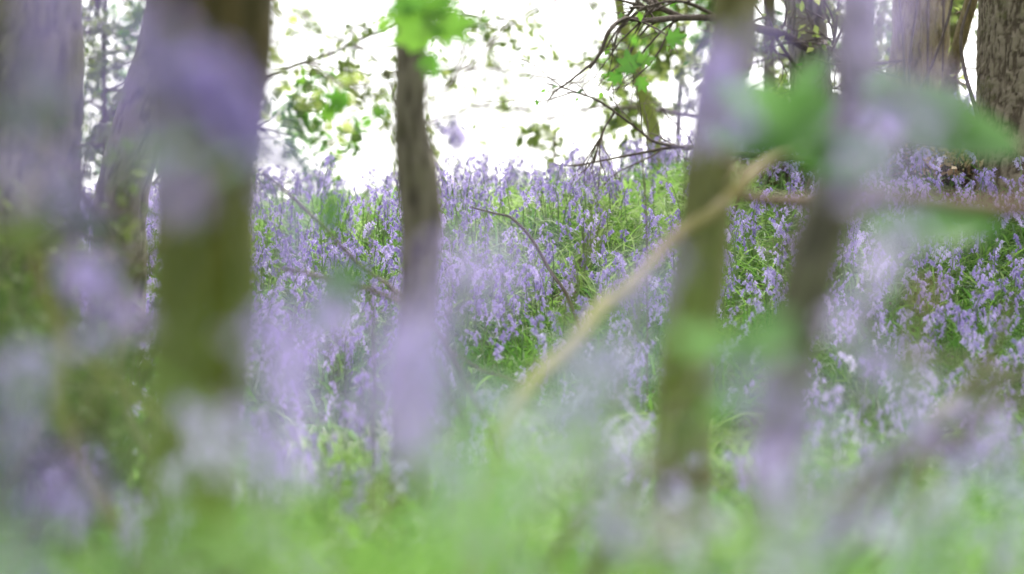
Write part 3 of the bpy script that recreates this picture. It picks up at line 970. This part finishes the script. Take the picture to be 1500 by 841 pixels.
def sprig(label, stem_pts, leaves, mat='soft_leaf', outline=OVAL, stem_w=6, group='leafy sprigs of young trees', name='sapling', root_d=None, curl=.25):
    """a young shoot rooted in the ground; leaves = (px, py, d, width_px, angle_deg, tilt, tint)"""
    p = [P(*q) for q in stem_pts]
    bx, by = p[0][0], p[0][1]
    base = np.array([bx, by, gz(bx, by)])
    root = empty(name, base)
    tag(root, label, 'sapling', group)
    mb = MB()
    r0 = stem_w / 2 * stem_pts[0][2] / FPX
    tube(mb, [base + [0, 0, -.02]] + p, [r0 * 1.3, r0, r0 * .4], sides=8, n=24, rough=.08)
    ends = []
    for (px, py, d, w, ang, tilt, tint) in leaves:
        size = w * d / FPX
        a = math.radians(ang)
        fwd = np.array([math.cos(a), random.uniform(-.25, .25), math.sin(a)])
        up = np.array([-math.sin(a) * math.cos(tilt), -math.sin(tilt), math.cos(a) * math.cos(tilt)])
        c = P(px, py, d) - fwd / np.linalg.norm(fwd) * size * .5
        near_i = min(range(len(p)), key=lambda k: np.linalg.norm(p[k] - c))
        q = smooth_line(np.array(p), 40) if len(p) > 1 else np.array(p)
        k = int(np.argmin(np.linalg.norm(q - c, axis=1)))
        tube(mb, [q[k], (q[k] + c) / 2 + [0, 0, .006], c], [.0011, .0008], sides=5, n=6, tint=.6)
        ends.append((c, fwd, up, size, tint))
    mb.build('stem', M['bark_twig'], root, base)
    for c, fwd, up, size, tint in ends:
        lb = MB()
        leaf_blade(lb, c, fwd, up, size, outline, tint, curl)
        lb.build('leaf', M[mat], root, base)
    return root


T = 1.1
sprig('soft green sprig with broad leaves across the olive leaning trunk', [(1150, 560, 3.0), (1160, 400, 3.0), (1150, 260, 3.0), (1130, 170, 3.0)],
      [(1110, 150, 3.0, 148, 160, T, .5), (1150, 175, 2.95, 176, 200, T, .4), (1090, 190, 3.0, 122, 190, .8, .6), (1160, 215, 3.0, 176, 10, .5, .45), (1185, 120, 3.0, 94, 60, T, .6)])
sprig('soft green sprig whose long leaf points right toward the cracked bark trunk', [(1270, 600, 3.0), (1275, 400, 3.0), (1265, 250, 3.0), (1275, 150, 3.0)],
      [(1312, 140, 3.0, 120, -15, 1.25, .5), (1370, 182, 3.0, 240, -12, 1.1, .4), (1335, 185, 3.05, 150, -25, 1.2, .2), (1230, 225, 3.0, 175, 175, .9, .35), (1430, 203, 3.0, 150, -8, 1.1, .6), (1385, 165, 2.95, 110, -35, 1.2, .1)])
sprig('low green sprig with one broad leaf under the log at right', [(1330, 640, 2.8), (1335, 480, 2.8), (1330, 360, 2.8)],
      [(1370, 338, 2.8, 148, 5, .9, .45), (1430, 335, 2.85, 94, 0, 1.2, .25), (1300, 330, 2.8, 81, 170, .8, .5)])
sprig('pale blurred sprig with narrow leaves across the broad mossy trunk', [(240, 640, 1.6), (250, 450, 1.6), (270, 330, 1.6), (300, 240, 1.6)],
      [(240, 230, 1.6, 162, 20, .5, .9), (380, 225, 1.8, 148, 15, .45, .6), (345, 240, 1.7, 94, 20, .5, .7)], stem_w=5)
sprig('small green sprig at the right edge of the broad mossy trunk', [(495, 620, 2.8), (500, 500, 2.8), (495, 400, 2.8), (490, 320, 2.8)],
      [(487, 312, 2.8, 81, 80, 1.1, .4), (500, 430, 2.9, 108, 100, 1.2, .2), (525, 405, 2.8, 68, 30, 1.0, .3), (480, 460, 2.9, 81, 200, 1.0, .3)])
sprig('green sprig with two low leaves before the foot of the olive trunk', [(1080, 720, 2.0), (1085, 620, 2.0), (1090, 520, 2.0)],
      [(1115, 510, 2.0, 122, 10, 1.0, .7), (1040, 500, 2.0, 122, 170, .8, .6), (1130, 480, 2.1, 81, 30, 1.0, .6), (1060, 590, 2.3, 81, 220, 1.1, .8)])
sprig('green sprig low at left between the dark trunk and the mossy one', [(120, 620, 2.4), (110, 450, 2.4), (80, 330, 2.4), (60, 300, 2.4)],
      [(90, 290, 2.4, 94, 20, 1.0, .4), (40, 340, 2.4, 108, 200, 1.0, .5), (130, 330, 2.4, 108, -20, 1.0, .3), (150, 400, 2.5, 108, -10, 1.1, .5), (70, 130, 2.4, 108, 120, 1.0, .3), (30, 170, 2.3, 108, 160, .9, .3)], mat='dark_leaf')
sprig('young sapling with bright lobed leaves before the slim dark trunk', [(660, 560, 4.6), (655, 400, 4.6), (640, 230, 4.6), (625, 90, 4.6), (628, 20, 4.6)],
      [(612, 50, 4.6, 120, 100, 1.45, .5), (652, 42, 4.6, 95, 15, 1.4, .55), (628, 90, 4.65, 60, -60, 1.3, .3), (600, 0, 4.6, 110, 110, 1.4, .45), (640, 10, 4.62, 80, 60, 1.3, .35)], mat='leaf', outline=MAPLE, stem_w=3, name='maple_sapling', curl=.12)
sprig('young sapling with a dark green lobed leaf pair under the gnarled branch', [(948, 420, 7.4), (946, 300, 7.4), (938, 200, 7.4), (932, 110, 7.4)],
      [(922, 98, 7.4, 52, 100, 1.3, .25), (940, 88, 7.4, 40, 10, 1.3, .35), (905, 112, 7.4, 34, 200, 1.2, .2), (985, 57, 7.3, 42, 15, 1.35, .2), (938, 120, 7.4, 34, -60, 1.2, .3)], mat='leaf', outline=MAPLE, stem_w=2, name='maple_sapling', curl=.12)
sprig('young sapling with small lobed leaves left of the slim dark trunk', [(545, 420, 5.4), (540, 320, 5.4), (530, 230, 5.4), (515, 165, 5.4)],
      [(500, 148, 5.4, 58, 160, 1.2, .3), (485, 165, 5.4, 40, 200, 1.2, .4), (553, 166, 5.4, 42, 10, 1.1, .5), (540, 178, 5.4, 30, 220, 1.1, .6), (560, 40, 5.4, 40, 60, 1.1, .6), (690, 63, 5.6, 30, 0, .8, .4)], mat='leaf', outline=MAPLE, stem_w=3, name='maple_sapling', curl=.15)

# dry leaves caught in the near grass
for lab, px, py, d, w in (('pinkish brown dry leaf caught among the bluebells at right', 1345, 440, 2.1, 40), ('orange brown dry leaf low in the bottom grass, left of middle', 540, 742, 2.0, 42),
                          ('pale straw dry leaf in the bottom grass right of middle', 960, 790, 1.9, 50)):
    p = P(px, py, d)
    b = np.array([p[0], p[1], p[2]])
    mb = MB()
    leaf_blade(mb, p, np.array([.7, .1, .5]), np.array([-.4, -.8, .5]), w * d / FPX, OVAL, random.random(), .5)
    st = MB()
    base = np.array([p[0], p[1], gz(p[0], p[1])])
    root = empty('dry_leaf', base)
    tag(root, lab, 'leaf')
    tube(st, [base - [0, 0, .01], (base + p) / 2 + [.01, 0, 0], p], [.0018, .0012], sides=5, n=10, tint=.9)
    st.build('stalk', M['dry_leaf'], root, base)
    mb.build('blade', M['dry_leaf'], root, base)

# ------------------------------------------------------------------ fallen branches and twigs
random.seed(61)


def fallen(label, pts, w, mat='bark_pale', twigs=0, group=None, name='fallen_branch', tw_len=.2):
    base = P(*pts[-1])
    base[2] = gz(base[0], base[1])
    mb, tips = MB(), []
    p = [P(*q) for q in pts]
    rad = [wi / 2 * q[2] / FPX for wi, q in zip(np.interp(np.linspace(0, 1, len(pts)), np.linspace(0, 1, len(w)), w), pts)]
    gap = [q[2] - gz(q[0], q[1]) for q in (p[0], p[-1])]
    if min(gap) > .02:                                  # its lower end runs down to the ground
        if gap[0] < gap[1]:
            p, rad = p[::-1], rad[::-1]
        dv = p[-1] - p[-2]
        hv = dv[:2] / (np.linalg.norm(dv[:2]) + 1e-6) * min(gap) * .5
        foot = np.array([p[-1][0] + hv[0], p[-1][1] + hv[1], 0])
        foot[2] = gz(foot[0], foot[1]) - .01
        p, rad = p + [(p[-1] * .45 + foot * .55) + [0, 0, .01], foot], rad + [rad[-1], rad[-1]]
    line = tube(mb, p, rad, sides=12, n=len(p) * 10, rough=.16, seed=len(label))
    for q in range(twigs):
        i = random.randint(2, len(line) - 2)
        dd = (line[i + 1] - line[i])
        dd = dd / np.linalg.norm(dd) + RNG.normal(0, .7, 3)
        grow(mb, tips, line[i], dd, tw_len * random.uniform(.5, 1.2), max(.0012, w[-1] / 2 * pts[-1][2] / FPX * .6), 1, 0, 4, .6, (1, 2))
    return tag(mb.build(name, M[mat], None, base), label, 'branch', group)


fallen('long pale dead branch slanting down to the left across the olive trunk', [(1160, 222, 4.3), (1110, 248, 4.2), (1045, 312, 4.08), (1000, 338, 4.0), (955, 382, 3.9), (912, 428, 3.7), (880, 448, 3.6), (845, 492, 3.4), (790, 545, 3.2), (757, 585, 3.05), (728, 640, 2.95), (705, 760, 2.85)],
       [14, 19, 23, 20, 24, 27, 20, 24, 21, 22, 20], 'bark_pale', 6)
fallen('thin curved bare twig rising from the middle of the bank', [(688, 303, 8.0), (722, 312, 8.0), (750, 320, 8.0), (780, 352, 8.0), (805, 395, 8.0), (830, 432, 8.0), (850, 480, 8.0)], [2, 4, 5, 5], 'bark_twig', 2, name='bare_twig', tw_len=.12)
fallen('dark arching twig left of the slim trunk', [(385, 255, 6.6), (430, 290, 6.6), (480, 340, 6.5), (530, 390, 6.5), (585, 432, 6.4), (620, 500, 6.4)], [3, 4, 5, 6], 'bark_twig', 3, name='bare_twig')
fallen('lower dark twig left of the slim trunk', [(405, 395, 6.0), (450, 400, 6.0), (510, 415, 6.0), (580, 440, 6.0), (640, 480, 6.0)], [4, 6, 7], 'bark_twig', 2, name='bare_twig')
fallen('blurred dark twig crossing the bluebells at lower right', [(1510, 545, 3.4), (1450, 560, 3.4), (1400, 590, 3.4), (1360, 630, 3.3), (1310, 665, 3.3), (1250, 720, 3.3)], [16, 20, 22, 20], 'bark_twig', 3, name='bare_twig')
fallen('second blurred twig at lower right, under the first one', [(1520, 660, 3.0), (1440, 655, 3.0), (1360, 660, 3.0), (1300, 680, 3.0)], [14, 16, 14], 'bark_brown', 2, name='bare_twig')
fallen('pale blurred twig leaning at the left picture edge', [(55, 260, 3.4), (42, 310, 3.4), (50, 380, 3.4), (70, 440, 3.4), (90, 500, 3.4), (95, 620, 3.4)], [14, 16, 18], 'bark_pale', 2, name='bare_twig')
fallen('faint thin twig slanting across the broad mossy trunk', [(400, 200, 2.6), (320, 265, 2.6), (240, 340, 2.6), (190, 420, 2.6), (150, 560, 2.6)], [8, 9, 10], 'bark_pale', 1, name='bare_twig')
fallen('brown blurred stick low before the left trunks', [(0, 400, 4.0), (60, 360, 4.0), (120, 330, 4.0), (190, 300, 4.0)], [10, 12, 9], 'bark_twig', 2, name='bare_twig')
fallen('thin stick standing beside the bend of the grey trunk', [(1010, 560, 3.2), (1030, 540, 3.2), (1060, 500, 3.2), (1075, 450, 3.2)], [10, 10, 7], 'bark_pale', 0, name='bare_twig')
fallen('dark stick slanting through the twigs at lower right', [(1300, 720, 3.2), (1350, 640, 3.2), (1420, 600, 3.2), (1510, 590, 3.2)], [12, 15, 12], 'bark_twig', 3, name='bare_twig')
fallen('brown stick standing up at the right end of the lower twigs', [(1350, 690, 3.6), (1390, 600, 3.6), (1450, 520, 3.6), (1480, 440, 3.6)], [10, 11, 7], 'bark_log', 3, name='bare_twig')
fallen('upright brown stem before the dark trunk at left', [(130, 240, 4.2), (110, 330, 4.2), (95, 430, 4.2), (90, 560, 4.2)], [8, 11, 13], 'bark_twig', 4, name='bare_twig')
fallen('brown stem arching between the left trunks', [(30, 200, 4.6), (90, 240, 4.6), (150, 330, 4.6), (180, 470, 4.6), (185, 600, 4.6)], [7, 10, 12], 'bark_brown', 4, name='bare_twig')
fallen('dark knotted stick just under the bright violet head at lower right', [(1290, 690, 2.4), (1340, 660, 2.4), (1400, 640, 2.4), (1470, 560, 2.4), (1520, 540, 2.4)], [14, 22, 17, 20, 16], 'bark_twig', 5, name='bare_twig')
fallen('olive brown stick rising through the grass at the foot of the olive trunk', [(930, 760, 2.5), (990, 690, 2.5), (1060, 640, 2.5), (1150, 620, 2.5)], [12, 14, 10], 'bark_twig', 3, name='bare_twig')
fallen('brown stick lying in the bottom grass right of middle', [(880, 700, 3.0), (960, 690, 3.0), (1040, 705, 3.0), (1110, 690, 3.0)], [9, 12, 8], 'bark_log', 2, name='bare_twig')
for q in range(34):
    d = random.uniform(10.1, 10.7)
    px, py = random.uniform(1130, 1440), random.uniform(210, 275)
    a = random.gauss(0, .55) + (math.pi if random.random() < .5 else 0)
    L = random.uniform(50, 130)
    pts = [(px - math.cos(a) * L / 2, py - math.sin(a) * L / 2 + random.uniform(-6, 6), d + random.uniform(-.2, .2)), (px, py + random.uniform(-14, 6), d), (px + math.cos(a) * L / 2, py + math.sin(a) * L / 2, d + random.uniform(-.2, .2))]
    fallen('dead brown twig in the tangle at the foot of the shaggy tan trunk', pts, [4, 8, 5], random.choice(['bark_twig', 'bark_brown', 'bark_pale']), 2, 'twigs tangled at the foot of the shaggy trunk', 'dead_twig', .25)

# ------------------------------------------------------------------ sky, light, camera
w = bpy.data.worlds.new('World')
bpy.context.scene.world = w
w.use_nodes = True
nt = w.node_tree
bg = nt.nodes['Background']
sky = nt.nodes.new('ShaderNodeTexSky')
sky.sky_type = 'NISHITA'
sky.sun_disc = False
SUN_EL, SUN_ROT = math.radians(52), math.radians(18)
sky.sun_elevation = SUN_EL
sky.sun_rotation = SUN_ROT
sky.dust_density = 4.0
sky.air_density = 1.2
hs = nt.nodes.new('ShaderNodeHueSaturation')      # thin bright cloud washes the blue out of the sky
hs.inputs['Saturation'].default_value = 0.18
nt.links.new(sky.outputs[0], hs.inputs['Color'])
nt.links.new(hs.outputs[0], bg.inputs['Color'])
bg.inputs['Strength'].default_value = 0.12

sl = bpy.data.lights.new('sun', 'SUN')
sl.energy = 2.0
sl.angle = math.radians(15)
sl.color = (1.0, 0.96, 0.9)
so = bpy.data.objects.new('sun', sl)
C.objects.link(so)
to_sun = Vector((math.sin(SUN_ROT) * math.cos(SUN_EL), math.cos(SUN_ROT) * math.cos(SUN_EL), math.sin(SUN_EL)))
so.rotation_euler = to_sun.to_track_quat('Z', 'Y').to_euler()

cam = bpy.data.cameras.new('camera')
cam.sensor_width = 36
cam.lens = 36 * FPX / 1500
cam.clip_start = 0.05
cam.clip_end = 2000
cam.dof.use_dof = True
cam.dof.focus_distance = 9.0
cam.dof.aperture_fstop = 2.5
co_ = bpy.data.objects.new('camera', cam)
C.objects.link(co_)
co_.location = (0, 0, CZ)
co_.rotation_euler = (math.pi / 2 + PITCH, 0, 0)
sc_ = bpy.context.scene
sc_.camera = co_
sc_.render.engine = 'CYCLES'
sc_.cycles.use_denoising = True
sc_.cycles.max_bounces = 7
sc_.cycles.diffuse_bounces = 4
sc_.cycles.transmission_bounces = 4
sc_.cycles.caustics_reflective = False
sc_.cycles.caustics_refractive = False
sc_.view_settings.view_transform = 'Standard'
sc_.view_settings.look = 'None'
sc_.view_settings.exposure = 2.1
sc_.view_settings.gamma = 1.0
